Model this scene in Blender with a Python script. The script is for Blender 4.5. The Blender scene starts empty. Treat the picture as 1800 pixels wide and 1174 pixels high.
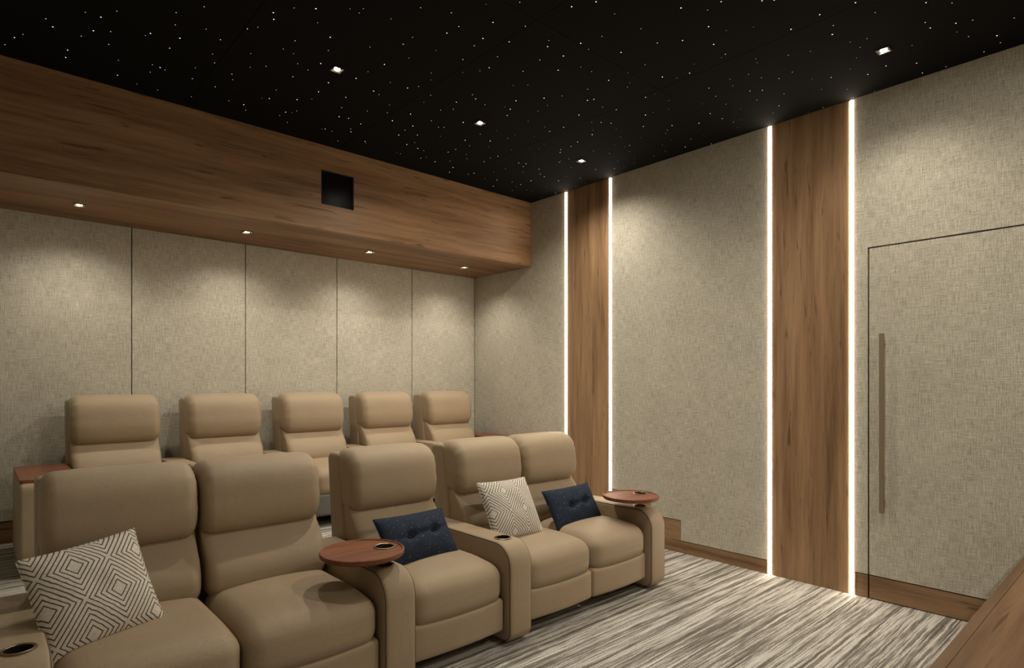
import bpy, bmesh, math, random
from mathutils import Vector, Matrix

# ------------------------------------------------------------------ camera, world, exposure
sc = bpy.context.scene
col = sc.collection
EYE = 1.45
cam_d = bpy.data.cameras.new('camera')
cam = bpy.data.objects.new('camera', cam_d)
col.objects.link(cam)
cam.location = (0, 0, EYE)
cam.rotation_euler = (math.radians(90), 0, math.radians(-42.0))
cam_d.sensor_width = 36.0
cam_d.lens = 36.0 * 1047.0 / 1800.0
cam_d.shift_y = 85.0 / 1800.0
cam_d.clip_start = 0.05
sc.camera = cam

world = bpy.data.worlds.new('world')
sc.world = world
world.use_nodes = True
world.node_tree.nodes['Background'].inputs[0].default_value = (0, 0, 0, 1)
world.node_tree.nodes['Background'].inputs[1].default_value = 0.0

sc.view_settings.view_transform = 'Standard'
sc.view_settings.look = 'None'
sc.view_settings.gamma = 1.0
sc.view_settings.use_curve_mapping = False
sc.view_settings.exposure = 0.58
sc.cycles.caustics_reflective = False
sc.cycles.caustics_refractive = False
sc.cycles.max_bounces = 8

CEIL_SPOT = 105.0      # watts of each ceiling downlight
SOFF_SPOT = 19.5      # watts of each soffit downlight
LED_STRENGTH = 22.0
WARM = (1.0, 0.905, 0.74)

# room, metres
XR, XL, YB, YF, H = 4.455, -0.825, 5.62, -1.60, 3.385
SOF_Y, SOF_Z = 4.64, 2.697
PLAT = 0.29
WT = 0.03           # thickness of the wall panels

rnd = random.Random(7)

# ------------------------------------------------------------------ helpers
def mesh_obj(name, verts, faces, mat=None, parent=None, smooth=False):
    me = bpy.data.meshes.new(name)
    me.from_pydata([tuple(v) for v in verts], [], faces)
    me.update()
    bm = bmesh.new(); bm.from_mesh(me)
    bmesh.ops.recalc_face_normals(bm, faces=bm.faces)
    bm.to_mesh(me); bm.free()
    if smooth:
        for p in me.polygons: p.use_smooth = True
    if mat: me.materials.append(mat)
    o = bpy.data.objects.new(name, me)
    col.objects.link(o)
    if parent: o.parent = parent
    return o

def bm_obj(name, bm, mat=None, parent=None, smooth=False):
    me = bpy.data.meshes.new(name)
    bmesh.ops.recalc_face_normals(bm, faces=bm.faces)
    bm.to_mesh(me); bm.free()
    if smooth:
        for p in me.polygons: p.use_smooth = True
    if mat: me.materials.append(mat)
    o = bpy.data.objects.new(name, me)
    col.objects.link(o)
    if parent: o.parent = parent
    return o

def empty(name, loc):
    o = bpy.data.objects.new(name, None)
    o.empty_display_size = 0.1
    o.location = loc
    col.objects.link(o)
    return o

def tag(o, label=None, cat=None, group=None, kind=None):
    if label: o['label'] = label
    if cat: o['category'] = cat
    if group: o['group'] = group
    if kind: o['kind'] = kind
    return o

def add_box(bm, x0, x1, y0, y1, z0, z1, bev=0.0):
    r = bmesh.ops.create_cube(bm, size=1.0)
    vs = r['verts']
    for v in vs:
        v.co = Vector((x0 + (v.co.x + .5) * (x1 - x0), y0 + (v.co.y + .5) * (y1 - y0), z0 + (v.co.z + .5) * (z1 - z0)))
    if bev > 0:
        es = list({e for v in vs for e in v.link_edges})
        bmesh.ops.bevel(bm, geom=es, offset=bev, segments=2, affect='EDGES', profile=0.5)

def box(name, x0, x1, y0, y1, z0, z1, mat, parent=None, bev=0.0):
    bm = bmesh.new()
    add_box(bm, x0, x1, y0, y1, z0, z1, bev)
    return bm_obj(name, bm, mat, parent)

def poly_slab(name, pts, axis, a0, a1, mat, parent=None):
    """polygon pts extruded along axis from a0 to a1 (x: pts are (y,z); y: (x,z); z: (x,y))"""
    n = len(pts)
    def P(p, a):
        return {'x': (a, p[0], p[1]), 'y': (p[0], a, p[1]), 'z': (p[0], p[1], a)}[axis]
    vs = [P(p, a0) for p in pts] + [P(p, a1) for p in pts]
    fs = [list(range(n)), list(range(2 * n - 1, n - 1, -1))]
    for i in range(n):
        j = (i + 1) % n
        fs.append([i, j, n + j, n + i])
    return mesh_obj(name, vs, fs, mat, parent)

def lathe_data(profile, seg=40, c=(0, 0, 0)):
    """profile [(r,z)...]; r = 0 ends close"""
    vs, fs, rings = [], [], []
    for r, z in profile:
        if r < 1e-6:
            vs.append((c[0], c[1], c[2] + z)); rings.append([len(vs) - 1])
        else:
            s = len(vs)
            for k in range(seg):
                a = 2 * math.pi * k / seg
                vs.append((c[0] + r * math.cos(a), c[1] + r * math.sin(a), c[2] + z))
            rings.append(list(range(s, s + seg)))
    for A, B in zip(rings[:-1], rings[1:]):
        for k in range(seg):
            k2 = (k + 1) % seg
            if len(A) == 1 and len(B) == 1: continue
            if len(A) == 1: fs.append([A[0], B[k], B[k2]])
            elif len(B) == 1: fs.append([A[k], B[0], A[k2]])
            else: fs.append([A[k], B[k], B[k2], A[k2]])
    return vs, fs

def autosmooth(o, deg=40):
    me = o.data
    for p in me.polygons: p.use_smooth = True
    bm = bmesh.new(); bm.from_mesh(me)
    lim = math.radians(deg)
    for e in bm.edges:
        if len(e.link_faces) == 2 and e.calc_face_angle(0) > lim: e.smooth = False
    bm.to_mesh(me); bm.free()
    return o

def lathe(name, profile, mat, parent=None, seg=40, c=(0, 0, 0)):
    vs, fs = lathe_data(profile, seg, c)
    return autosmooth(mesh_obj(name, vs, fs, mat, parent))

def round_poly(pts, seg=6):
    """pts [(a,b,radius)] -> closed polyline with rounded corners"""
    out = []
    n = len(pts)
    for i in range(n):
        p0, p1, p2 = Vector(pts[i - 1][:2]), Vector(pts[i][:2]), Vector(pts[(i + 1) % n][:2])
        r = pts[i][2]
        if r <= 0: out.append(tuple(p1)); continue
        d0, d2 = (p0 - p1).normalized(), (p2 - p1).normalized()
        ang = d0.angle(d2)
        t = r / math.tan(ang / 2)
        cdir = (d0 + d2).normalized()
        cen = p1 + cdir * (r / math.sin(ang / 2))
        s, e = p1 + d0 * t - cen, p1 + d2 * t - cen
        a0 = math.atan2(s.y, s.x); a1 = math.atan2(e.y, e.x)
        da = (a1 - a0 + math.pi) % (2 * math.pi) - math.pi
        for k in range(seg + 1):
            a = a0 + da * k / seg
            out.append((cen.x + r * math.cos(a), cen.y + r * math.sin(a)))
    return out

def spline_poly(pts, seg=6):
    """closed Catmull-Rom through pts"""
    out, n = [], len(pts)
    for i in range(n):
        p0, p1, p2, p3 = [Vector(pts[(i + k) % n]) for k in (-1, 0, 1, 2)]
        for k in range(seg):
            t = k / seg
            out.append(tuple(0.5 * ((2 * p1) + (p2 - p0) * t + (2 * p0 - 5 * p1 + 4 * p2 - p3) * t * t + (3 * p1 - p0 - 3 * p2 + p3) * t ** 3)))
    return out

def poly_normals(pts):
    n = len(pts)
    area = sum(pts[i][0] * pts[(i + 1) % n][1] - pts[(i + 1) % n][0] * pts[i][1] for i in range(n))
    sg = 1 if area > 0 else -1
    ns = []
    for i in range(n):
        a, b = Vector(pts[i - 1]), Vector(pts[(i + 1) % n])
        t = (b - a)
        if t.length < 1e-9: t = Vector((1, 0))
        t.normalize()
        ns.append(Vector((t.y, -t.x)) * sg)
    return ns

def prism_data(pts, x0, x1, r, nr=5, crown=0.0, nmid=1, wrinkle=0.0, shrink=False):
    """profile pts (y,z) swept along x with rounded ends and an inflated middle"""
    ns = poly_normals(pts)
    lo = [min(p[k] for p in pts) for k in (0, 1)]; hi = [max(p[k] for p in pts) for k in (0, 1)]
    cen = [(a + b) / 2 for a, b in zip(lo, hi)]; hs = [(b - a) / 2 for a, b in zip(lo, hi)]
    secs = []
    for k in range(nr + 1):
        a = math.pi / 2 * k / nr
        secs.append((x0 + r * (1 - math.sin(a)) if False else x0 + r * (1 - math.cos(a)), r * (1 - math.sin(a))))
    left = secs
    mid = [(x0 + r + (x1 - x0 - 2 * r) * k / (nmid + 1), 0.0) for k in range(1, nmid + 1)]
    right = [(x1 - (x - x0), i) for x, i in reversed(left)]
    secs = left + mid + right
    vs, fs = [], []
    n = len(pts)
    for x, ins in secs:
        t = (x - x0) / (x1 - x0)
        c = crown * (1 - (2 * t - 1) ** 4)
        for i, (p, nn) in enumerate(zip(pts, ns)):
            w = 0.0
            if wrinkle:
                e = min(t, 1 - t) * (x1 - x0)
                w = wrinkle * math.exp(-e / 0.035) * math.sin(i * 2.1 + math.sin(i * .7) * 2)
            if shrink:      # ends close in towards the middle of the profile
                q = (cen[0] + (p[0] - cen[0]) * (1 - ins / hs[0]), cen[1] + (p[1] - cen[1]) * (1 - ins / hs[1]))
                vs.append((x, q[0] + nn.x * (c + w), q[1] + nn.y * (c + w)))
            else:
                vs.append((x, p[0] + nn.x * (c - ins + w), p[1] + nn.y * (c - ins + w)))
    for s in range(len(secs) - 1):
        for i in range(n):
            j = (i + 1) % n
            fs.append([s * n + i, s * n + j, (s + 1) * n + j, (s + 1) * n + i])
    fs.append(list(range(n - 1, -1, -1)))
    fs.append(list(range((len(secs) - 1) * n, len(secs) * n)))
    return vs, fs

def rbox_data(x0, x1, y0, y1, z0, z1, r, k=5, m=8, fn=None):
    """box with rounded edges as a dense grid; fn(p) may move each point"""
    hx, hy, hz = (x1 - x0) / 2, (y1 - y0) / 2, (z1 - z0) / 2
    c = Vector(((x0 + x1) / 2, (y0 + y1) / 2, (z0 + z1) / 2))
    def coords(h):
        a = [-h + r * (1 - math.cos(math.pi / 2 * i / k)) * 1.0 for i in range(k)]
        mid = [-(h - r) + 2 * (h - r) * i / m for i in range(m + 1)]
        return a + mid + [-v for v in reversed(a)]
    cx, cy, cz = coords(hx), coords(hy), coords(hz)
    vs, fs, idx = [], [], {}
    def V(p):
        key = (round(p[0], 6), round(p[1], 6), round(p[2], 6))
        if key in idx: return idx[key]
        P = Vector(p)
        inn = Vector((max(-(hx - r), min(hx - r, P.x)), max(-(hy - r), min(hy - r, P.y)), max(-(hz - r), min(hz - r, P.z))))
        d = P - inn
        if d.length > 1e-9: P = inn + d.normalized() * r
        Q = P.copy()
        if fn: Q = fn(P / 1.0, Vector((P.x / hx, P.y / hy, P.z / hz)))
        vs.append(tuple(Q + c)); idx[key] = len(vs) - 1
        return idx[key]
    for (A, B, fixed, mk) in (
        (cx, cy, (-hz, hz), lambda a, b, f: (a, b, f)),
        (cx, cz, (-hy, hy), lambda a, b, f: (a, f, b)),
        (cy, cz, (-hx, hx), lambda a, b, f: (f, a, b))):
        for f in fixed:
            for i in range(len(A) - 1):
                for j in range(len(B) - 1):
                    q = [V(mk(A[i], B[j], f)), V(mk(A[i + 1], B[j], f)), V(mk(A[i + 1], B[j + 1], f)), V(mk(A[i], B[j + 1], f))]
                    if len(set(q)) > 2:
                        qq = []
                        for t in q:
                            if t not in qq: qq.append(t)
                        fs.append(qq)
    return vs, fs

def tube_data(path, rad, seg=6, closed=False):
    vs, fs = [], []
    n = len(path)
    P = [Vector(p) for p in path]
    up = Vector((1, 0, 0))
    for i in range(n):
        a = P[i - 1] if (i > 0 or closed) else P[i]
        b = P[(i + 1) % n] if (i < n - 1 or closed) else P[i]
        t = (b - a).normalized()
        u = up if abs(t.dot(up)) < .95 else Vector((0, 0, 1))
        s = t.cross(u).normalized(); w = s.cross(t).normalized()
        for k in range(seg):
            an = 2 * math.pi * k / seg
            vs.append(tuple(P[i] + s * (rad * math.cos(an)) + w * (rad * math.sin(an))))
    rng = n if closed else n - 1
    for i in range(rng):
        j = (i + 1) % n
        for k in range(seg):
            k2 = (k + 1) % seg
            fs.append([i * seg + k, i * seg + k2, j * seg + k2, j * seg + k])
    if not closed:
        fs.append(list(range(seg))); fs.append(list(range((n - 1) * seg, n * seg)))
    return vs, fs

def boolean_cut(o, cutter):
    """bake a boolean difference into o's mesh and remove the cutter"""
    m = o.modifiers.new('cut', 'BOOLEAN')
    m.operation = 'DIFFERENCE'; m.solver = 'EXACT'; m.object = cutter
    dg = bpy.context.evaluated_depsgraph_get()
    dg.update()
    me = bpy.data.meshes.new_from_object(o.evaluated_get(dg))
    old = o.data
    o.modifiers.clear()
    o.data = me
    me.name = old.name
    bpy.data.meshes.remove(old)
    cm = cutter.data
    bpy.data.objects.remove(cutter); bpy.data.meshes.remove(cm)

def copy_tree(o, parent=None):
    c = o.copy(); col.objects.link(c)
    if parent is not None: c.parent = parent
    for ch in list(o.children): copy_tree(ch, c)
    return c

# ------------------------------------------------------------------ materials
class NT:
    def __init__(s, name):
        s.m = bpy.data.materials.new(name); s.m.use_nodes = True
        s.t = s.m.node_tree; s.b = s.t.nodes['Principled BSDF']
        s.n = s.t.nodes.new
    def link(s, a, b): s.t.links.new(a, b)
    def math(s, op, a, b=None, c=None):
        n = s.n('ShaderNodeMath'); n.operation = op
        for i, v in enumerate((a, b, c)):
            if v is None: continue
            if isinstance(v, (int, float)): n.inputs[i].default_value = v
            else: s.link(v, n.inputs[i])
        return n.outputs[0]
    def obj(s):
        return s.n('ShaderNodeTexCoord').outputs['Object']
    def xyz(s, v):
        n = s.n('ShaderNodeSeparateXYZ'); s.link(v, n.inputs[0]); return n.outputs
    def comb(s, x, y, z):
        n = s.n('ShaderNodeCombineXYZ')
        for i, v in enumerate((x, y, z)):
            if isinstance(v, (int, float)): n.inputs[i].default_value = v
            else: s.link(v, n.inputs[i])
        return n.outputs[0]
    def noise(s, vec, scale=1.0, detail=2.0, rough=.5, dist=0.0):
        n = s.n('ShaderNodeTexNoise')
        s.link(vec, n.inputs['Vector'])
        n.inputs['Scale'].default_value = scale; n.inputs['Detail'].default_value = detail
        n.inputs['Roughness'].default_value = rough; n.inputs['Distortion'].default_value = dist
        return n.outputs['Fac']
    def ramp(s, fac, stops):
        n = s.n('ShaderNodeValToRGB'); s.link(fac, n.inputs[0])
        e = n.color_ramp.elements
        while len(e) < len(stops): e.new(.5)
        for k, (p, c) in enumerate(stops):
            e[k].position = p; e[k].color = (*c, 1)
        return n.outputs[0]
    def maprange(s, v, a, b, c, d):
        n = s.n('ShaderNodeMapRange'); s.link(v, n.inputs[0])
        for i, q in enumerate((a, b, c, d)): n.inputs[i + 1].default_value = q
        return n.outputs[0]
    def mixc(s, fac, a, b, blend='MIX'):
        n = s.n('ShaderNodeMix'); n.data_type = 'RGBA'; n.blend_type = blend
        for i, v in ((0, fac), (6, a), (7, b)):
            if isinstance(v, (int, float)): n.inputs[i].default_value = v
            elif isinstance(v, tuple): n.inputs[i].default_value = (*v, 1)
            else: s.link(v, n.inputs[i])
        return n.outputs[2]
    def bump(s, hgt, strength, dist):
        n = s.n('ShaderNodeBump'); n.inputs['Strength'].default_value = strength
        n.inputs['Distance'].default_value = dist
        s.link(hgt, n.inputs['Height']); s.link(n.outputs[0], s.b.inputs['Normal'])
    def set(s, **k):
        for a, v in k.items():
            s.b.inputs[a.replace('_', ' ')].default_value = (*v, 1) if isinstance(v, tuple) else v

def plain(name, c, rough=.5, metal=0.0, spec=.5):
    n = NT(name); n.set(Base_Color=c, Roughness=rough, Metallic=metal)
    n.b.inputs['Specular IOR Level'].default_value = spec
    return n.m

def emit(name, c, strength):
    n = NT(name); n.set(Base_Color=(0, 0, 0), Emission_Color=c, Emission_Strength=strength)
    return n.m

def wood(name, axis, dark, mid, light, rough=.42, scale=1.0, spec=.35):
    """walnut: long streaks along axis, fine fibres, a few darker flecks"""
    n = NT(name)
    x, y, z = n.xyz(n.obj())
    long = {'x': x, 'y': y, 'z': z}[axis]
    oth = [v for k, v in (('x', x), ('y', y), ('z', z)) if k != axis]
    def vec(l, c):
        return n.comb(n.math('MULTIPLY', long, l * scale), n.math('MULTIPLY', oth[0], c * scale), n.math('MULTIPLY', oth[1], c * scale))
    a = n.noise(vec(.55, 6.5), 1, 5, .55, .6)
    b = n.noise(vec(1.3, 28), 1, 4, .6, .3)
    c = n.noise(vec(5, 170), 1, 3, .6)
    f = n.math('ADD', n.math('MULTIPLY', a, .56), n.math('ADD', n.math('MULTIPLY', b, .30), n.math('MULTIPLY', c, .14)))
    colr = n.ramp(f, [(.36, dark), (.49, mid), (.63, light)])
    fl = n.noise(vec(3.2, 42), 1, 2, .5, .8)
    fm = n.maprange(fl, .62, .71, 0, .6)
    colr = n.mixc(fm, colr, tuple(v * .45 for v in dark))
    n.link(colr, n.b.inputs['Base Color'])
    n.set(Roughness=rough); n.b.inputs['Specular IOR Level'].default_value = spec
    n.bump(c, .12, .001)
    return n.m

def weave(name, lo, hi, period=.0078):
    """coarse linen weave; u runs along whichever wall the panel is on, v is height"""
    n = NT(name)
    x, y, z = n.xyz(n.obj())
    u = n.math('ADD', x, y)
    k = 2 * math.pi / period
    wob = n.noise(n.comb(n.math('MULTIPLY', u, 9), n.math('MULTIPLY', z, 9), 0.0), 1, 2)
    uu = n.math('ADD', u, n.math('MULTIPLY', wob, .006)); zz = n.math('ADD', z, n.math('MULTIPLY', wob, .006))
    su = n.math('SINE', n.math('MULTIPLY', uu, k)); sv = n.math('SINE', n.math('MULTIPLY', zz, k * .88))
    slub_v = n.noise(n.comb(n.math('MULTIPLY', u, 175), n.math('MULTIPLY', z, 13), 3.0), 1, 2, .6)
    slub_h = n.noise(n.comb(n.math('MULTIPLY', u, 13), n.math('MULTIPLY', z, 175), 9.0), 1, 2, .6)
    speck = n.noise(n.comb(n.math('MULTIPLY', u, 130), n.math('MULTIPLY', z, 130), 5.0), 1, 2, .7)
    patch = n.noise(n.comb(n.math('MULTIPLY', u, 5), n.math('MULTIPLY', z, 3.2), 1.0), 1, 3, .55)
    lu = n.math('MULTIPLY', n.math('SUBTRACT', 1.0, su), .5); lw = n.math('MULTIPLY', n.math('SUBTRACT', 1.0, sv), .5)
    hole = n.math('MULTIPLY', lu, lw)
    f = n.math('MULTIPLY', n.math('SUBTRACT', .25, hole), .52)
    f = n.math('ADD', f, n.math('MULTIPLY', n.math('SUBTRACT', slub_v, .5), .95))
    f = n.math('ADD', f, n.math('MULTIPLY', n.math('SUBTRACT', slub_h, .5), .80))
    f = n.math('ADD', f, n.math('MULTIPLY', n.math('SUBTRACT', speck, .5), .9))
    f = n.math('ADD', f, n.math('MULTIPLY', n.math('SUBTRACT', patch, .5), .25))
    f = n.math('ADD', f, .56)
    colr = n.ramp(f, [(0.0, lo), (.5, tuple((a + b) * .5 for a, b in zip(lo, hi))), (1.0, hi)])
    n.link(colr, n.b.inputs['Base Color'])
    n.set(Roughness=.9); n.b.inputs['Specular IOR Level'].default_value = .15
    n.bump(f, .14, .0014)
    return n.m

def leather(name, c):
    n = NT(name)
    o = n.obj()
    big = n.noise(o, 3.0, 3, .55)
    fine = n.noise(o, 420, 2, .6)
    v = n.n('ShaderNodeTexVoronoi'); v.inputs['Scale'].default_value = 300
    v.feature = 'DISTANCE_TO_EDGE'; n.link(o, v.inputs['Vector'])
    colr = n.mixc(n.maprange(big, .3, .7, 0, 1), tuple(q * .93 for q in c), tuple(q * 1.07 for q in c))
    colr = n.mixc(n.maprange(fine, .35, .65, .0, .34), colr, tuple(q * .72 for q in c))
    n.link(colr, n.b.inputs['Base Color'])
    n.set(Roughness=.45); n.b.inputs['Specular IOR Level'].default_value = .42
    hgt = n.math('ADD', n.math('MINIMUM', v.outputs['Distance'], .25), n.math('MULTIPLY', fine, .35))
    cr = n.noise(o, 14, 3, .6, .5)
    hgt = n.math('ADD', hgt, n.math('MULTIPLY', cr, 1.2))
    n.bump(hgt, .55, .003)
    return n.m

def carpet(name):
    n = NT(name)
    x, y, z = n.xyz(n.obj())
    yy = n.math('ADD', y, n.math('MULTIPLY', z, 1.0))
    w = n.noise(n.comb(n.math('MULTIPLY', x, 6), n.math('MULTIPLY', yy, 6), 0.0), 1, 3, .6)
    w2 = n.noise(n.comb(n.math('MULTIPLY', x, 85), n.math('MULTIPLY', yy, 85), 4.0), 1, 2, .6)
    yw = n.math('ADD', yy, n.math('ADD', n.math('MULTIPLY', w, .016), n.math('MULTIPLY', w2, .010)))
    s1 = n.noise(n.comb(n.math('MULTIPLY', x, .8), n.math('MULTIPLY', yw, 36), 0.0), 1, 2, .5)
    s2 = n.noise(n.comb(n.math('MULTIPLY', x, 1.8), n.math('MULTIPLY', yw, 95), 7.0), 1, 1.5, .5)
    s3 = n.noise(n.comb(n.math('MULTIPLY', x, 1.1), n.math('MULTIPLY', yw, 52), 17.0), 1, 1, .5)
    s4 = n.noise(n.comb(n.math('MULTIPLY', x, 8.0), n.math('MULTIPLY', yw, 200), 27.0), 1, 1, .5)
    f = n.math('ADD', n.math('MULTIPLY', s1, .42), n.math('ADD', n.math('MULTIPLY', s2, .36), n.math('MULTIPLY', s4, .22)))
    sp = n.noise(n.comb(n.math('MULTIPLY', x, 210), n.math('MULTIPLY', yy, 210), 2.0), 1, 2, .7)
    f = n.math('ADD', f, n.math('MULTIPLY', n.math('SUBTRACT', sp, .5), .17))
    colr = n.ramp(f, [(.40, (.145, .130, .112)), (.46, (.25, .231, .206)), (.498, (.37, .352, .322)), (.52, (.56, .541, .505)), (.58, (.71, .695, .66))])
    line = n.maprange(s3, .63, .67, 0, .8)
    colr = n.mixc(line, colr, (.12, .10, .078))
    colr = n.mixc(n.maprange(sp, .35, .65, .32, .0), colr, (.12, .105, .085))
    n.link(colr, n.b.inputs['Base Color'])
    n.set(Roughness=.95); n.b.inputs['Specular IOR Level'].default_value = .1
    hgt = n.math('ADD', n.math('MULTIPLY', f, 1.6), n.math('MULTIPLY', sp, .6))
    n.bump(hgt, .6, .006)
    return n.m

def diamond_cloth(name, size):
    """cream cushion cloth embroidered with concentric brown rhombi (local x across, z up)"""
    n = NT(name)
    x, y, z = n.xyz(n.obj())
    wob = n.noise(n.obj(), 30, 2)
    wv = n.math('MULTIPLY', n.math('SUBTRACT', wob, .5), .006)
    u = n.math('DIVIDE', n.math('ADD', n.math('ADD', x, wv), size * (.5 - .356)), size * .58)
    v = n.math('DIVIDE', n.math('SUBTRACT', n.math('ADD', z, wv), size * (.5 - .227)), size * .67)
    p = n.math('ADD', u, v); q = n.math('SUBTRACT', u, v)
    def cell(a): return n.math('ABSOLUTE', n.math('SUBTRACT', a, n.math('ROUND', a)))
    d = n.math('MAXIMUM', cell(p), cell(q))
    fr = n.math('FRACT', n.math('MULTIPLY', n.math('ADD', d, .004), 1 / .0836))
    ln = n.math('LESS_THAN', n.math('ABSOLUTE', n.math('SUBTRACT', fr, .5)), .145)
    inner = n.math('GREATER_THAN', d, .1)
    ln = n.math('MULTIPLY', ln, inner)
    fine = n.noise(n.comb(n.math('MULTIPLY', x, 60), n.math('MULTIPLY', z, 260), 0.0), 1, 2, .6)
    base = n.mixc(n.maprange(fine, .35, .65, 0, 1), (.56, .525, .47), (.74, .70, .64))
    colr = n.mixc(ln, base, (.115, .09, .072))
    n.link(colr, n.b.inputs['Base Color'])
    n.set(Roughness=.9); n.b.inputs['Specular IOR Level'].default_value = .15
    n.bump(n.math('SUBTRACT', n.math('MULTIPLY', fine, .5), n.math('MULTIPLY', ln, .8)), .5, .003)
    return n.m

def navy_cloth(name):
    n = NT(name)
    x, y, z = n.xyz(n.obj())
    fine = n.noise(n.comb(n.math('MULTIPLY', x, 150), n.math('MULTIPLY', z, 150), 0.0), 1, 2, .6)
    st = n.noise(n.comb(n.math('MULTIPLY', x, 45), n.math('MULTIPLY', z, 130), 4.0), 1, 2, .6)
    base = n.mixc(n.maprange(fine, .3, .7, 0, 1), (.011, .017, .034), (.023, .034, .060))
    colr = n.mixc(n.maprange(st, .64, .72, 0, .75), base, (.22, .245, .26))
    n.link(colr, n.b.inputs['Base Color'])
    n.set(Roughness=.85); n.b.inputs['Specular IOR Level'].default_value = .2
    n.bump(fine, .4, .002)
    return n.m

def black_fabric(name):
    n = NT(name)
    x, y, z = n.xyz(n.obj())
    k = 2 * math.pi / .012
    w = n.math('ADD', n.math('SINE', n.math('MULTIPLY', x, k)), n.math('SINE', n.math('MULTIPLY', y, k)))
    colr = n.mixc(n.maprange(w, -2, 2, 0, 1), (.0035, .0033, .003), (.0075, .007, .0062))
    n.link(colr, n.b.inputs['Base Color'])
    n.set(Roughness=.95); n.b.inputs['Specular IOR Level'].default_value = .08
    return n.m

M = {}
WD, WM, WL = (.155, .088, .045), (.29, .175, .096), (.41, .262, .150)
M['wood_x'] = wood('walnut_grain_across', 'x', (.110, .056, .026), (.225, .124, .061), (.335, .196, .102), spec=.25)
M['wood_y'] = wood('walnut_grain_deep', 'y', WD, WM, WL)
M['wood_z'] = wood('walnut_grain_upright', 'z', WD, WM, WL)
M['cherry'] = wood('red_brown_tray_wood', 'x', (.12, .043, .022), (.20, .074, .038), (.265, .108, .058), rough=.5, scale=2.2, spec=.22)
M['weave'] = weave('linen_wall_cloth', (.185, .170, .135), (.735, .702, .607))
M['leather'] = leather('tan_leather', (.392, .300, .203))
M['piping'] = plain('dark_tan_piping', (.11, .072, .040), .6)
M['grey_panel'] = plain('grey_felt', (.155, .150, .138), .85, 0, .15)  # grey cloth of the back-row footrests
M['base'] = plain('black_base', (.012, .011, .010), .7)
M['carpet'] = carpet('striped_carpet')
M['ceil'] = black_fabric('black_ceiling_cloth')
M['gap'] = plain('dark_joint', (.02, .017, .013), .9, 0, .1)
M['bronze'] = plain('bronze_metal', (.30, .235, .16), .34, 1.0)
M['dark_cup'] = plain('dark_cup_metal', (.06, .05, .04), .35, .8)
M['black_metal'] = plain('black_metal', (.02, .02, .02), .4, .5)
M['handle'] = plain('champagne_bronze', (.27, .22, .145), .45, .35)
M['glass'] = plain('black_glass', (.006, .006, .007), .24, 0, .03)
M['led'] = emit('warm_led', (1.0, .85, .66), LED_STRENGTH)
M['halo_flange'] = plain('beige_halo_flange', (.50, .38, .24), .7, 0, .2)
M['lens'] = emit('lamp_lens', (1.0, .86, .66), 26.0)
M['chrome'] = plain('bright_reflector', (.85, .82, .76), .18, 1.0)
M['pattern'] = diamond_cloth('rhombus_cloth', .395)
M['navy'] = navy_cloth('navy_cloth')
n_ = NT('star_points')
at = n_.n('ShaderNodeAttribute'); at.attribute_name = 'level'
n_.set(Base_Color=(0, 0, 0), Emission_Color=(1.0, .97, .92))
n_.link(at.outputs['Fac'], n_.b.inputs['Emission Strength'])
M['star'] = n_.m

# ------------------------------------------------------------------ room shell
def struct(o): return tag(o, kind='structure')

floor = struct(box('floor', XL - .1, XR + .1, YF - .1, YB + .1, -.10, 0, M['carpet']))
plat = struct(poly_slab('floor_platform', [(XL, 3.56), (XR, 3.56), (XR, YB), (XL, YB)], 'z', 0.0, PLAT, M['carpet']))
step = struct(box('floor_step', 3.72, XR, 3.26, 3.56, 0, PLAT / 2, M['carpet'], bev=.006))

ceiling = struct(box('ceiling', XL - .1, XR + .1, YF - .1, YB + .1, H + .02, H + .12, M['gap']))
cx = [XL, -.045, 1.09, 2.225, 3.36, XR]
cy = [YF, 0.0, 2.275, SOF_Y]
for i in range(5):
    for j in range(3):
        box('ceiling_panel', cx[i] + .0014, cx[i + 1] - .0014, cy[j] + .0014, cy[j + 1] - .0014, H, H + .02, M['ceil'], ceiling)

# fibre-optic stars: too small to pick apart, one part of the ceiling
lamp_xy = [(x, y) for x in (-.60, .53, 1.66, 2.795, 3.93) for y in (1.13, 3.46)]
sv, sf, lv = [], [], []
step_s = .165
ny = int((SOF_Y - YF) / step_s); nx = int((XR - XL) / step_s)
for i in range(nx):
    for j in range(ny):
        if rnd.random() < .08: continue
        x = XL + (i + rnd.uniform(-.05, 1.05)) * step_s; y = YF + (j + rnd.uniform(-.05, 1.05)) * step_s
        x = min(XR - .02, max(XL + .02, x)); y = min(SOF_Y - .02, max(YF + .02, y))
        if any((x - a) ** 2 + (y - b) ** 2 < .08 ** 2 for a, b in lamp_xy): continue
        big = rnd.random()
        r = .0036 if big > .6 else (.0030 if big > .3 else .0024)
        lev = rnd.uniform(.7, 1.45) if big > .6 else rnd.uniform(.2, .7)
        s = len(sv)
        sv.append((x, y, H - .0025))
        for k in range(6):
            a = k * math.pi / 3
            sv.append((x + r * math.cos(a), y + r * math.sin(a), H - .0005))
        for k in range(6): sf.append([s, s + 1 + k, s + 1 + (k + 1) % 6])
        lv += [lev] * 7
stars = mesh_obj('star_lights', sv, sf, M['star'], ceiling)
at_ = stars.data.attributes.new('level', 'FLOAT', 'POINT')
for k, v in enumerate(lv): at_.data[k].value = v
tag(stars, 'tiny white fibre optic star points scattered over the black ceiling', kind='stuff')

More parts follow.
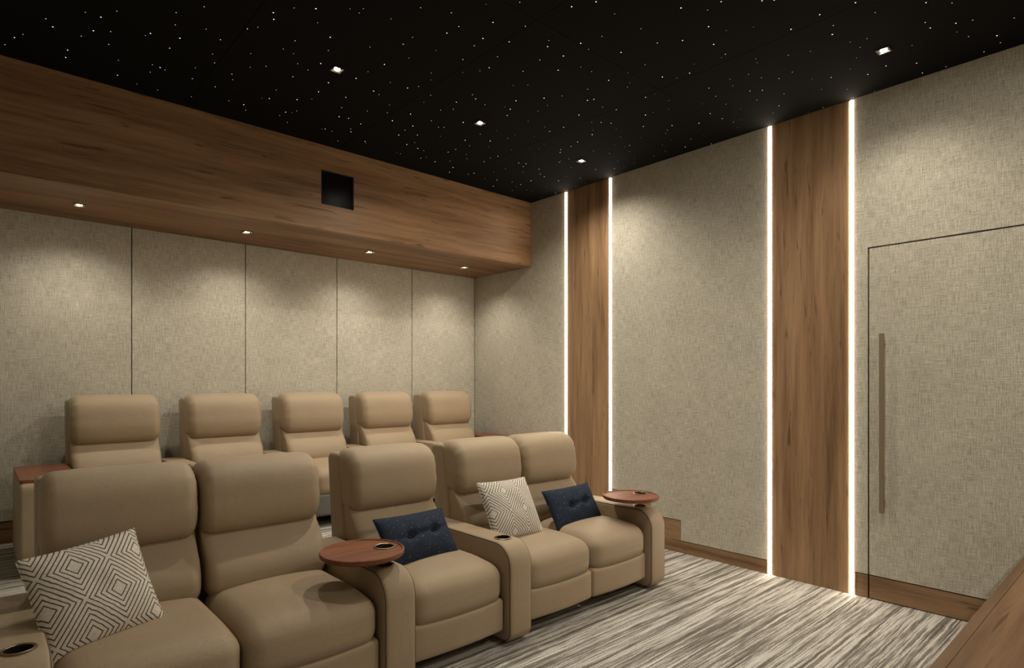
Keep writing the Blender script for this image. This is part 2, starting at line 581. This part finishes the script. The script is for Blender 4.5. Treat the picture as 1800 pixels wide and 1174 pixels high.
# back wall: dark backing, linen panels, baseboard
wall_back = struct(box('wall_back', XL - .1, XR + .1, YB + WT, YB + WT + .1, 0, H + .12, M['gap']))
bx = [XR - .88 * k for k in range(7)][::-1]
BB = .155
for a, b in zip(bx[:-1], bx[1:]):
    box('wall_panel', a + .0035, b - .0035, YB, YB + WT, PLAT + BB + .006, SOF_Z, M['weave'], wall_back, bev=.002)
struct(box('baseboard_back', XL, XR, YB + .004, YB + WT, PLAT, PLAT + BB, M['wood_x']))

# front wall, behind the camera
wall_front = struct(box('wall_front', XL - .1, XR + .1, YF - .1, YF, 0, H + .12, M['weave']))

# right wall
wall_right = struct(box('wall_right', XR + WT, XR + WT + .1, YF - .1, YB + .1, 0, H + .12, M['gap']))
LEDS = [1.474, 2.04, 3.559, 4.128]
LH = .0150
LHF = LH + .008      # strip plus its added glow-catching flange
LED_OUT = .010
DY0, DY1, DZ = .42, 1.366, 2.347
def wp(pts): return poly_slab('wall_panel', pts, 'x', XR, XR + WT, M['weave'], wall_right)
# far panel between back corner and first light strip
wp([(LEDS[3] + LHF, PLAT + BB + .006), (YB, PLAT + BB + .006), (YB, H), (LEDS[3] + LHF, H)])
# middle panel with the stepped lower edge
TR = [.100, .272, .443]
y0, y1 = LEDS[1] + LHF, LEDS[2] - LHF
g = .006
wp([(y0, TR[0] + g), (2.81 - g, TR[0] + g), (2.81 - g, TR[1] + g), (3.11 - g, TR[1] + g), (3.11 - g, TR[2] + g), (y1, TR[2] + g), (y1, H), (y0, H)])
# near panel wrapping over the door
y2 = LEDS[0] - LHF
wp([(y2, BB + g), (y2, H), (YF, H), (YF, DZ + .010), (DY1 + .010, DZ + .010), (DY1 + .010, BB + g)])
wp([(YF, BB + g), (DY0 - .008, BB + g), (DY0 - .008, DZ + .004), (YF, DZ + .004)])
# right baseboard, stepping up beside the aisle steps
bb = struct(poly_slab('baseboard_right', [(y0, 0), (y1, 0), (y1, TR[2]), (3.11, TR[2]), (3.11, TR[1]), (2.81, TR[1]), (2.81, TR[0]), (y0, TR[0])], 'x', XR + .003, XR + WT, M['wood_y']))
box('baseboard', XR + .003, XR + WT, LEDS[3] + LHF, YB, PLAT, PLAT + BB, M['wood_y'], bb)
box('baseboard', XR + .003, XR + WT, DY1 + .010, y2, 0, BB, M['wood_y'], bb)
box('baseboard', XR + .003, XR + WT, YF, DY0 - .008, 0, BB, M['wood_y'], bb)
# upright walnut panels
for k, (a, b) in enumerate(((LEDS[0], LEDS[1]), (LEDS[2], LEDS[3]))):
    t = struct(box('trim_%d' % (k + 1), XR, XR + WT, a + LHF, b - LHF, 0, H, M['wood_z'], bev=.0015))

# left wall, out of view
wall_left = struct(box('wall_left', XL - WT - .1, XL - WT, YF - .1, YB + .1, 0, H + .12, M['gap']))
for k in range(4):
    box('wall_panel', XL - WT, XL, YF + 1.805 * k + .003, YF + 1.805 * (k + 1) - .003, .46 if k > 2 else .11, H, M['weave'], wall_left)
struct(box('baseboard_left', XL - WT, XL - .003, YF, 3.56, 0, .10, M['wood_y']))

# flush door with long pull handle
door = struct(box('door_1', XR, XR + WT, DY0, DY1, BB + g, DZ, M['weave'], bev=.002))
box('kick_board', XR + .003, XR + WT, DY0, DY1, .006, BB, M['wood_y'], door)
hb = bmesh.new()
HY = 1.281
add_box(hb, XR - .050, XR - .030, HY - .014, HY + .014, .592, 1.772, .002)
hd = bm_obj('door_handle', hb, M['handle'], door)
for zz in (.66, 1.70):
    box('standoff', XR - .031, XR, HY - .008, HY + .008, zz - .01, zz + .01, M['handle'], hd, bev=.001)
tag(hd, 'long vertical bronze pull handle')

# light strips beside the walnut panels
def prism_z(name, pr, z0, z1, mat, parent):
    n8 = len(pr)
    vs = [(a, b, z0) for a, b in pr] + [(a, b, z1) for a, b in pr]
    return mesh_obj(name, vs, [list(range(n8)), list(range(n8, 2 * n8))] + [[i, (i + 1) % n8, n8 + (i + 1) % n8, n8 + i] for i in range(n8)], mat, parent)
names = ['warm glowing light strip right of the large walnut wall panel, beside the door', 'warm glowing light strip left of the large walnut wall panel, right of the tray',
         'warm glowing light strip right of the far walnut wall panel, above the tray', 'warm glowing light strip left of the far walnut panel, nearest the room corner']
for sgn, X0, lab in ((1, XR, names),):
    for k, yy in enumerate(LEDS):
        e = empty('light_strip', (X0, yy, 0))
        tag(e, lab[k], 'light strip', 'glowing strips on the side walls')
        z0 = (PLAT if yy > 3.56 else 0) + .002
        z1 = H - .004
        pr = [(WT, -LH), (.002, -LH), (.002, -LH + .002), (WT - .004, -LH + .002), (WT - .004, LH - .002), (.002, LH - .002), (.002, LH), (WT, LH)]
        prism_z('channel', [(sgn * a, b) for a, b in pr], z0, z1, M['bronze'], e)
        for q in (-1, 1):
            ya, yb = sorted((q * LH, q * (LHF - .0005)))
            prism_z('halo_flange', [(sgn * a, b) for a, b in ((.0, ya), (.0, yb), (.006, yb), (.006, ya))], z0, z1, M['halo_flange'], e)  # added lip that catches the strip's light as a smooth halo
        dp = [(.004 - LED_OUT * math.sin(math.pi * q / 8), (LH - .002) * math.cos(math.pi * q / 8)) for q in range(9)]
        dp += [(.018, -(LH - .002)), (.018, LH - .002)]
        prism_z('diffuser', [(sgn * a, b) for a, b in dp], z0 + .002, z1 - .002, M['led'], e)

# walnut soffit with the projector port
PX0, PX1, PZ0, PZ1, PD = 2.09, 2.377, 2.904, 3.186, .05
def V3(*a): return a
sv = [(XL, SOF_Y, SOF_Z), (XR, SOF_Y, SOF_Z), (XR, SOF_Y, H + .02), (XL, SOF_Y, H + .02),
      (PX0, SOF_Y, PZ0), (PX1, SOF_Y, PZ0), (PX1, SOF_Y, PZ1), (PX0, SOF_Y, PZ1),
      (PX0, SOF_Y + PD, PZ0), (PX1, SOF_Y + PD, PZ0), (PX1, SOF_Y + PD, PZ1), (PX0, SOF_Y + PD, PZ1),
      (XL, YB + WT, SOF_Z), (XR, YB + WT, SOF_Z), (XR, YB + WT, H + .02), (XL, YB + WT, H + .02)]
sfc = [[0, 1, 5, 4], [1, 2, 6, 5], [2, 3, 7, 6], [3, 0, 4, 7], [4, 5, 9, 8], [5, 6, 10, 9], [6, 7, 11, 10], [7, 4, 8, 11], [8, 9, 10, 11],
       [0, 12, 13, 1], [1, 13, 14, 2], [2, 14, 15, 3], [3, 15, 12, 0], [12, 15, 14, 13]]
struct(mesh_obj('trim_3', sv, sfc, M['wood_x']))
port = struct(box('window_1', PX0, PX1, SOF_Y + .022, SOF_Y + .028, PZ0, PZ1, M['glass']))
bm = bmesh.new()
for a in ((PX0, PX0 + .006, PZ0, PZ1), (PX1 - .006, PX1, PZ0, PZ1)): add_box(bm, a[0], a[1], SOF_Y + .012, SOF_Y + .022, a[2], a[3])
for a in ((PX0 + .006, PX1 - .006, PZ0, PZ0 + .006), (PX0 + .006, PX1 - .006, PZ1 - .006, PZ1)): add_box(bm, a[0], a[1], SOF_Y + .012, SOF_Y + .022, a[2], a[3])
bm_obj('port_frame', bm, M['black_metal'], port)

# ------------------------------------------------------------------ downlights
def make_downlight(x, y, z, watts, angle, label, group):
    e = empty('downlight', (x, y, z))
    tag(e, label, 'downlight', group)
    s, w, t = .036, .007, .006
    bm = bmesh.new()
    add_box(bm, -s, s, -s, -s + w, -t, 0); add_box(bm, -s, s, s - w, s, -t, 0)
    add_box(bm, -s, -s + w, -s + w, s - w, -t, 0); add_box(bm, s - w, s, -s + w, s - w, -t, 0)
    bm_obj('frame', bm, M['bronze'] if z < 3 else M['black_metal'], e)
    a, b = s - w, .018
    vs = [(-a, -a, -t + .001), (a, -a, -t + .001), (a, a, -t + .001), (-a, a, -t + .001), (-b, -b, -.0015), (b, -b, -.0015), (b, b, -.0015), (-b, b, -.0015)]
    mesh_obj('reflector', vs, [[0, 1, 5, 4], [1, 2, 6, 5], [2, 3, 7, 6], [3, 0, 4, 7]], M['chrome'], e)
    lathe('lens', [(0, -.0045), (.012, -.004), (.017, -.0025), (.019, -.001)], M['lens'], e, 20)
    if angle >= 180:      # added fill lamps: even glow over the whole hemisphere
        ld = bpy.data.lights.new('fill_flood', 'AREA')
        ld.shape = 'DISK'; ld.size = .05
        ld.energy = watts / 4
    else:
        ld = bpy.data.lights.new('downlight_beam', 'SPOT')
        ld.energy = watts
        ld.spot_size = math.radians(angle); ld.spot_blend = 1.0
        ld.shadow_soft_size = .03
    ld.color = WARM
    lo = bpy.data.objects.new('beam', ld)
    lo.location = (0, 0, -.02)
    col.objects.link(lo); lo.parent = e
    return e

# output factor and beam angle of each ceiling downlight (column, row)
BEAM = {(2, 1): (.36, 132), (3, 1): (.80, 160), (4, 1): (.42, 144), (3, 0): (.62, 180), (4, 0): (.24, 132),
        (3, 2): (1.0, 180), (2, 2): (.12, 180)}  # unseen row behind the camera, added for frontal fill
CX = (-.60, .53, 1.66, 2.795, 3.93)
cl = {(2, 1): 'square recessed downlight, largest of the three in a row on the black ceiling',
      (3, 1): 'square recessed downlight, middle of the three in a row on the black ceiling',
      (4, 1): 'square recessed downlight, smallest of the ceiling row, nearest the far walnut panel',
      (4, 0): 'square recessed downlight on the ceiling at the top right, above the door',
            (3, 0): 'added fill downlight on the ceiling, unseen, right of the camera',  # unseen flood, added to fill the upper side wall
      (3, 2): 'added fill downlight on the ceiling, unseen, behind the camera to the right', (2, 2): 'added fill downlight on the ceiling, unseen, behind the camera'}
for i, x in enumerate(CX):
    for j, y in enumerate((1.13, 3.46, -1.20)):
        if (i, j) in cl: make_downlight(x, y, H, CEIL_SPOT * BEAM[(i, j)][0], BEAM[(i, j)][1], cl[(i, j)], 'ceiling downlights')
slb = ['small soffit downlight, leftmost under the walnut beam', 'small soffit downlight, second from the left under the walnut beam',
       'small soffit downlight, third from the left under the walnut beam', 'small soffit downlight, rightmost under the walnut beam near the corner']
for i, x in enumerate((.541, 1.673, 2.80, 3.934)):
    make_downlight(x, 5.14, SOF_Z, SOFF_SPOT, 142, slb[i], 'soffit downlights')

# ------------------------------------------------------------------ theatre seats
SW, AW = .574, .168      # seat width, arm width
ARM_H = .555

# --- arm mesh with a real cup hole
arm_prof = round_poly([(0, .02, .06), (0, ARM_H, .125), (.86, ARM_H, .03), (.86, .02, .02)], 8)
def build_arm_mesh():
    vs, fs = prism_data(arm_prof, 0, AW, .020, 5, .004, 3)
    o = mesh_obj('arm_tmp', vs, fs, M['leather'])
    cv, cf = lathe_data([(0, ARM_H - .085), (.041, ARM_H - .085), (.041, ARM_H + .1), (0, ARM_H + .1)], 32, (AW / 2, .155, 0))
    cu = mesh_obj('cut_tmp', cv, cf)
    boolean_cut(o, cu)
    autosmooth(o, 50)
    me = o.data; me.name = 'armrest'
    bpy.data.objects.remove(o)
    return me
ARM_ME = build_arm_mesh()
ns = poly_normals(arm_prof)
def arm_piping_mesh():
    vs, fs = [], []
    for x in (.006, AW - .006):
        path = [(x, p[0] - q.x * .0065, p[1] - q.y * .0065) for p, q in zip(arm_prof, ns) if not (p[0] > .80 and p[1] < .5)]
        # start at the rear top, run along the top and down the front
        path = [q for q in path if q[2] > .03 or q[1] < .1]
        path.sort(key=lambda q: 0)
        v, f = tube_data(path, .0038, 6)
        s = len(vs); vs += v; fs += [[i + s for i in ff] for ff in f]
    o = mesh_obj('tmp', vs, fs, M['piping'], smooth=True)
    me = o.data; me.name = 'seam_piping'; bpy.data.objects.remove(o)
    return me
PIPE_ME = arm_piping_mesh()
def lathe_mesh(name, prof, mat, seg=32):
    o = lathe('tmp', prof, mat, None, seg); me = o.data; me.name = name; bpy.data.objects.remove(o); return me
RING_ME = lathe_mesh('ring', [(.0405, -.004), (.0405, .004), (.042, .006), (.047, .006), (.050, .0045), (.050, -.002)], M['bronze'])
CUP_ME = lathe_mesh('cup', [(.0402, .003), (.0395, -.03), (.038, -.074), (.034, -.080), (0, -.080)], M['dark_cup'])

lathe_mesh('shallow_cup', [(.0402, .003), (.038, .001), (0, .0005)], M['dark_cup'])

def link_part(name, me, parent, loc=(0, 0, 0)):
    o = bpy.data.objects.new(name, me); col.objects.link(o); o.parent = parent; o.location = loc; return o

def arm(parent, x):
    a = link_part('armrest', ARM_ME, parent, (x, 0, 0))
    link_part('seam_piping', PIPE_ME, a)
    h = link_part('cup_holder', CUP_ME, a, (AW / 2, .155, ARM_H + .003))
    link_part('rim', RING_ME, h)
    return a
def end_arm(parent, x):
    """wide end armrest with a flat wooden top"""
    w = .295
    prof = round_poly([(0, .02, .05), (0, ARM_H, .045), (.86, ARM_H, .03), (.86, .02, .02)], 6)
    vs, fs = prism_data(prof, 0, w, .020, 5, .0, 1)
    a = autosmooth(mesh_obj('armrest', vs, fs, M['leather'], parent), 50)
    a.location = (x, 0, 0)
    pts = round_poly([(.004, .055, .012), (w - .004, .055, .012), (w - .004, .84, .012), (.004, .84, .012)], 4)
    cap = poly_slab('wood_cap', pts, 'z', ARM_H + .0005, ARM_H + .020, M['cherry_y'], a)
    tag(cap, 'red-brown wooden top board')
    h = link_part('cup_holder', bpy.data.meshes['shallow_cup'], a, (w - .09, .16, ARM_H + .0205))
    link_part('rim', RING_ME, h)
    return a
M['cherry_y'] = wood('red_brown_cap_wood', 'y', (.11, .040, .020), (.20, .070, .034), (.27, .10, .05), rough=.35, scale=2.0)

# --- cushion shapes (y back, z up, origin on the floor at the arm fronts)
def seat_fn(hw):
    def fn(P, t):
        Q = P.copy()
        up = max(0, t.z)
        side = 1 - abs(t.x) ** 2.4
        if t.z > 0: Q.z += .030 * side * (1 - max(0, t.y) ** 2 * .4) * up
        if t.y < 0: Q.y -= .026 * (1 - abs(t.x) ** 2) * (-t.y) * (1 - .35 * max(0, t.z))
        # nose rolls down towards the front
        f = max(0, -t.y - .25) / .75
        Q.z -= .030 * f * f * up
        return Q
    return fn
def build_seat(w):
    vs, fs = rbox_data(.003, w - .003, 0.035, .70, .238, .462, .074, 6, 10, seat_fn(w / 2))
    o = mesh_obj('tmp', vs, fs, M['leather'], smooth=True); me = o.data; me.name = 'seat_cushion'; bpy.data.objects.remove(o); return me
def foot_fn(P, t):
    Q = P.copy()
    if t.y < 0: Q.y -= .022 * (1 - abs(t.x) ** 2) * (-t.y)
    return Q
def build_foot(w, mat):
    vs, fs = rbox_data(.003, w - .003, 0.042, .115, .082, .264, .022, 4, 8, foot_fn)
    o = mesh_obj('tmp', vs, fs, mat, smooth=True); me = o.data; me.name = 'footrest'; bpy.data.objects.remove(o); return me
head_prof = spline_poly([(.745, .714), (.678, .734), (.648, .80), (.652, .90), (.672, .985), (.715, 1.035), (.785, 1.058), (.875, 1.052), (.935, 1.0), (.94, .9), (.925, .80), (.86, .725)], 5)
lumb_prof = spline_poly([(.600, .44), (.572, .50), (.592, .58), (.645, .655), (.712, .725), (.768, .80), (.86, .835), (.875, .74), (.85, .56), (.80, .44), (.70, .425)], 5)
shell_prof = round_poly([(.72, .16, .02), (.90, .16, .03), (.992, 1.036, .045), (.835, 1.036, .03), (.765, .60, .0)], 6)
def build_prism(name, prof, w, r, crown, nmid, mat, wr=0.0, gap=.004, shrink=False):
    vs, fs = prism_data(prof, gap, w - gap, r, 6, crown, nmid, wr, shrink)
    o = mesh_obj('tmp', vs, fs, mat); autosmooth(o, 55); me = o.data; me.name = name; bpy.data.objects.remove(o); return me

class SeatKit:
    def __init__(s, w, footmat, bw=None):
        bw = bw or w
        s.w = w
        s.seat = build_seat(w); s.foot = build_foot(w, footmat)
        s.head = build_prism('headrest', head_prof, bw, .058, .008, 6, M['leather'], .0045, .006, True)
        s.lumb = build_prism('back_cushion', lumb_prof, bw, .050, .008, 6, M['leather'], .003, .012, True)
        s.shell = build_prism('back_shell', shell_prof, bw, .022, 0, 1, M['leather'], 0.0, .002)
    def place(s, parent, x, bdx=0.0):
        link_part('seat_cushion', s.seat, parent, (x, 0, 0))
        link_part('footrest', s.foot, parent, (x, 0, 0))
        link_part('back_shell', s.shell, parent, (x + bdx, 0, 0))
        link_part('back_cushion', s.lumb, parent, (x + bdx, 0, 0))
        link_part('headrest', s.head, parent, (x + bdx, 0, 0))
        box('base', x + .01, x + s.w - .01, .26, .86, .004, .232, M['base'], parent)

FY = 2.42
def loveseat(x0, sw, label, back_dx=0.0):
    e = empty('theater_loveseat', (x0, FY, 0))
    tag(e, label, 'loveseat', 'front row theater seats')
    kt = SeatKit(sw, M['leather'])
    arm(e, 0); kt.place(e, AW, back_dx); kt.place(e, AW + sw, back_dx); arm(e, AW + 2 * sw)
    return e
loveseat(.022, .604, 'tan leather two-seat theater recliner at the lower left, nearest the camera')
loveseat(2.164, .574, 'tan leather two-seat theater recliner in the front row beside the side wall', -.018)
e = empty('theater_recliner', (1.400, FY, 0))
tag(e, 'tan leather single recliner in the middle of the front row with a navy pillow', 'recliner', 'front row theater seats')
SeatKit(.594, M['leather']).place(e, .169)

# back row on the platform
kitb = SeatKit(.590, M['grey_panel'], .577)
BY, BX0, BP = 4.53, .487, .757
bl = ['tan leather recliner in the back row, leftmost, beside the wood-topped arm', 'tan leather recliner in the back row, second from the left',
      'tan leather recliner in the back row, middle of the five', 'tan leather recliner in the back row, fourth from the left',
      'tan leather recliner in the back row, rightmost, nearest the room corner']
for k in range(5):
    e = empty('theater_recliner', (BX0 + BP * k, BY, PLAT))
    tag(e, bl[k], 'recliner', 'back row recliners')
    kitb.place(e, 0)
    if k == 0: end_arm(e, -.297)
    arm(e, .590) if k < 4 else end_arm(e, .592)

# ------------------------------------------------------------------ swivel trays in the cup holders
def tray(stem, dirv, label):
    """round tray; the stem stands in the armrest cup, the disc reaches out along dirv"""
    R, T = .197, .020
    e = empty('swivel_tray', (stem[0], stem[1], ARM_H + .003))
    tag(e, label, 'tray', 'round swivel trays')
    ox, oy = dirv
    z0 = .070
    vs, fs = lathe_data([(0, z0), (R - .008, z0), (R - .001, z0 + .006), (R, z0 + .013), (R, z0 + T + .003), (R - .003, z0 + T + .006), (R - .009, z0 + T + .006), (R - .013, z0 + T), (0, z0 + T)], 72, (ox, oy, 0))
    o = mesh_obj('tray_top', vs, fs, M['cherry'], e)
    cv, cf = lathe_data([(0, z0 - .05), (.0455, z0 - .05), (.0455, z0 + .1), (0, z0 + .1)], 36)
    cu = mesh_obj('cut_tmp', cv, cf); cu.location = e.location
    bpy.context.view_layer.update()
    boolean_cut(o, cu)
    autosmooth(o, 35)
    cp = lathe('cup_well', [(.045, z0 + T + .001), (.044, z0 + .005), (.040, z0 - .010), (.030, z0 - .020), (0, z0 - .020)], M['dark_cup'], e, 36)
    lathe('well_rim', [(.0435, z0 + T - .002), (.0435, z0 + T + .004), (.046, z0 + T + .0055), (.052, z0 + T + .004), (.053, z0 + T + .0005)], M['bronze'], cp, 36)
    lathe('under_bowl', [(.0445, z0 - .001), (.0415, z0 - .012), (.031, z0 - .022), (.012, z0 - .025), (0, z0 - .025)], M['bronze'], e, 32)
    lathe('stem', [(0, z0 - .022), (.009, z0 - .022), (.008, .0), (.008, -.06), (0, -.06)], M['bronze'], e, 20)
    return e
tray((.022 + AW * 1.5 + 2 * .604, FY + .155), (-.112, .012), 'round red-brown wooden tray on the armrest right of the near loveseat')
tray((2.164 + AW * 1.5 + 2 * .574, FY + .155), (-.112, .0), 'round red-brown wooden tray on the far armrest beside the side wall')

# ------------------------------------------------------------------ pillows
def pillow(name, w, h, t, mat, loc, eul, label, cat, group, buttons=()):
    N = 40
    vs, fs = [], []
    seed = rnd.uniform(0, 9)
    def pt(i, j, sgn):
        u, v = -1 + 2 * i / N, -1 + 2 * j / N
        u = math.copysign(abs(u) ** .85, u); v = math.copysign(abs(v) ** .85, v)
        x = w / 2 * u * (1 - .045 * (1 - v * v)); z = h / 2 * v * (1 - .045 * (1 - u * u))
        th = t / 2 * ((1 - abs(u) ** 2.6) * (1 - abs(v) ** 2.6)) ** .55
        th += .003 * math.sin(u * 9 + seed) * math.sin(v * 7 + seed * 2) * (1 - u * u) * (1 - v * v)
        for (bx_, bz_) in buttons:
            d2 = ((x - bx_) / .030) ** 2 + ((z - bz_) / .026) ** 2
            th -= t * .24 * math.exp(-d2)
        if len(buttons) == 2:
            (ax, az), (cx_, cz_) = buttons
            s = (x - ax) / (cx_ - ax)
            if -.9 < s < 1.9:
                zl = az + (cz_ - az) * s
                th -= t * .11 * math.exp(-((z - zl) / .014) ** 2) * (1 if 0 <= s <= 1 else max(0, 1 - (abs(s - .5) - .5) / .9))
        return (x, sgn * max(th, 0), z)
    idx = {}
    def V(i, j, s):
        edge = i in (0, N) or j in (0, N)
        k = (i, j, 0 if edge else s)
        if k not in idx:
            vs.append(pt(i, j, 0 if edge else s)); idx[k] = len(vs) - 1
        return idx[k]
    for s in (-1, 1):
        for i in range(N):
            for j in range(N):
                fs.append([V(i, j, s), V(i + 1, j, s), V(i + 1, j + 1, s), V(i, j + 1, s)])
    e = empty(name, loc); e.rotation_euler = eul
    o = mesh_obj('cover', vs, fs, mat, e, smooth=True)
    path = [pt(i, 0, 0) for i in range(N)] + [pt(N, j, 0) for j in range(N)] + [pt(N - i, N, 0) for i in range(N)] + [pt(0, N - j, 0) for j in range(N)]
    tv, tf = tube_data(path, .0028, 5, True)
    mesh_obj('edge_seam', tv, tf, mat, e, smooth=True)
    for (bx_, bz_) in buttons:
        bv, bf = lathe_data([(0, .005), (.006, .004), (.009, 0), (.006, -.003), (0, -.003)], 14)
        y0 = -(t / 2 * .62)
        bv = [(p[0] + bx_, -p[2] + y0 + t * .15, p[1] + bz_) for p in bv]
        mesh_obj('button', bv, bf, mat, e, smooth=True)
    tag(e, label, cat, group)
    return e
R_ = math.radians
pillow('throw_pillow', .405, .405, .15, M['pattern'], (.345, 2.815, .632), (R_(-28), R_(-6), R_(14)), 'large cream pillow with brown diamond lines leaning in the near left seat', 'pillow', 'diamond pattern pillows')
pillow('throw_pillow', .40, .40, .15, M['pattern'], (2.545, 2.84, .640), (R_(-30), 0, R_(-3)), 'cream pillow with brown diamond lines on the far loveseat', 'pillow', 'diamond pattern pillows')
pillow('lumbar_pillow', .48, .29, .12, M['navy'], (1.838, 2.83, .585), (R_(-36), R_(1), R_(5)), 'navy blue lumbar pillow behind the near round tray', 'pillow', 'navy lumbar pillows', ((-.07, .0), (.10, .012)))
pillow('lumbar_pillow', .48, .29, .12, M['navy'], (3.156, 2.855, .572), (R_(-31), R_(-1), 0), 'navy blue tufted lumbar pillow on the far loveseat, right of the cream pillow', 'pillow', 'navy lumbar pillows', ((-.05, .0), (.10, .012)))

# ------------------------------------------------------------------ walnut console near the camera
e = empty('wood_console', (2.72, .08, 0))
tag(e, 'walnut wooden cabinet top in the near right corner by the door', 'cabinet')
cx0, cx1, cy0, cy1, cz = -1.70, 1.73, -.33, .32, .755
box('body', cx0 + .02, cx1 - .005, cy0, cy1 - .045, .06, cz - .03, M['wood_x'], e)
box('plinth', cx0 + .05, cx1 - .03, cy0 + .03, cy1 - .09, 0, .06, M['base'], e)
box('top', cx0, cx1, cy0, cy1 - .030, cz - .03, cz, wood('walnut_console_top', 'x', (.070, .034, .015), (.150, .080, .039), (.230, .132, .068), spec=.2), e, bev=.0015)
box('front_edge', cx0, cx1, cy1 - .0292, cy1, cz - .03, cz, wood('walnut_edge_band', 'x', (.085, .046, .022), (.15, .085, .043), (.21, .125, .066), spec=.2), e, bev=.002)
for k in range(4):
    w_ = (cx1 - cx0 - .03) / 4
    d = box('door', cx0 + .022 + k * w_, cx0 + .018 + (k + 1) * w_, cy1 - .044, cy1 - .024, .065, cz - .035, M['wood_x'], e, bev=.0015)
    box('knob', cx0 + .02 + (k + .5) * w_ - .05, cx0 + .02 + (k + .5) * w_ + .05, cy1 - .023, cy1 - .008, cz - .09, cz - .08, M['bronze'], d)
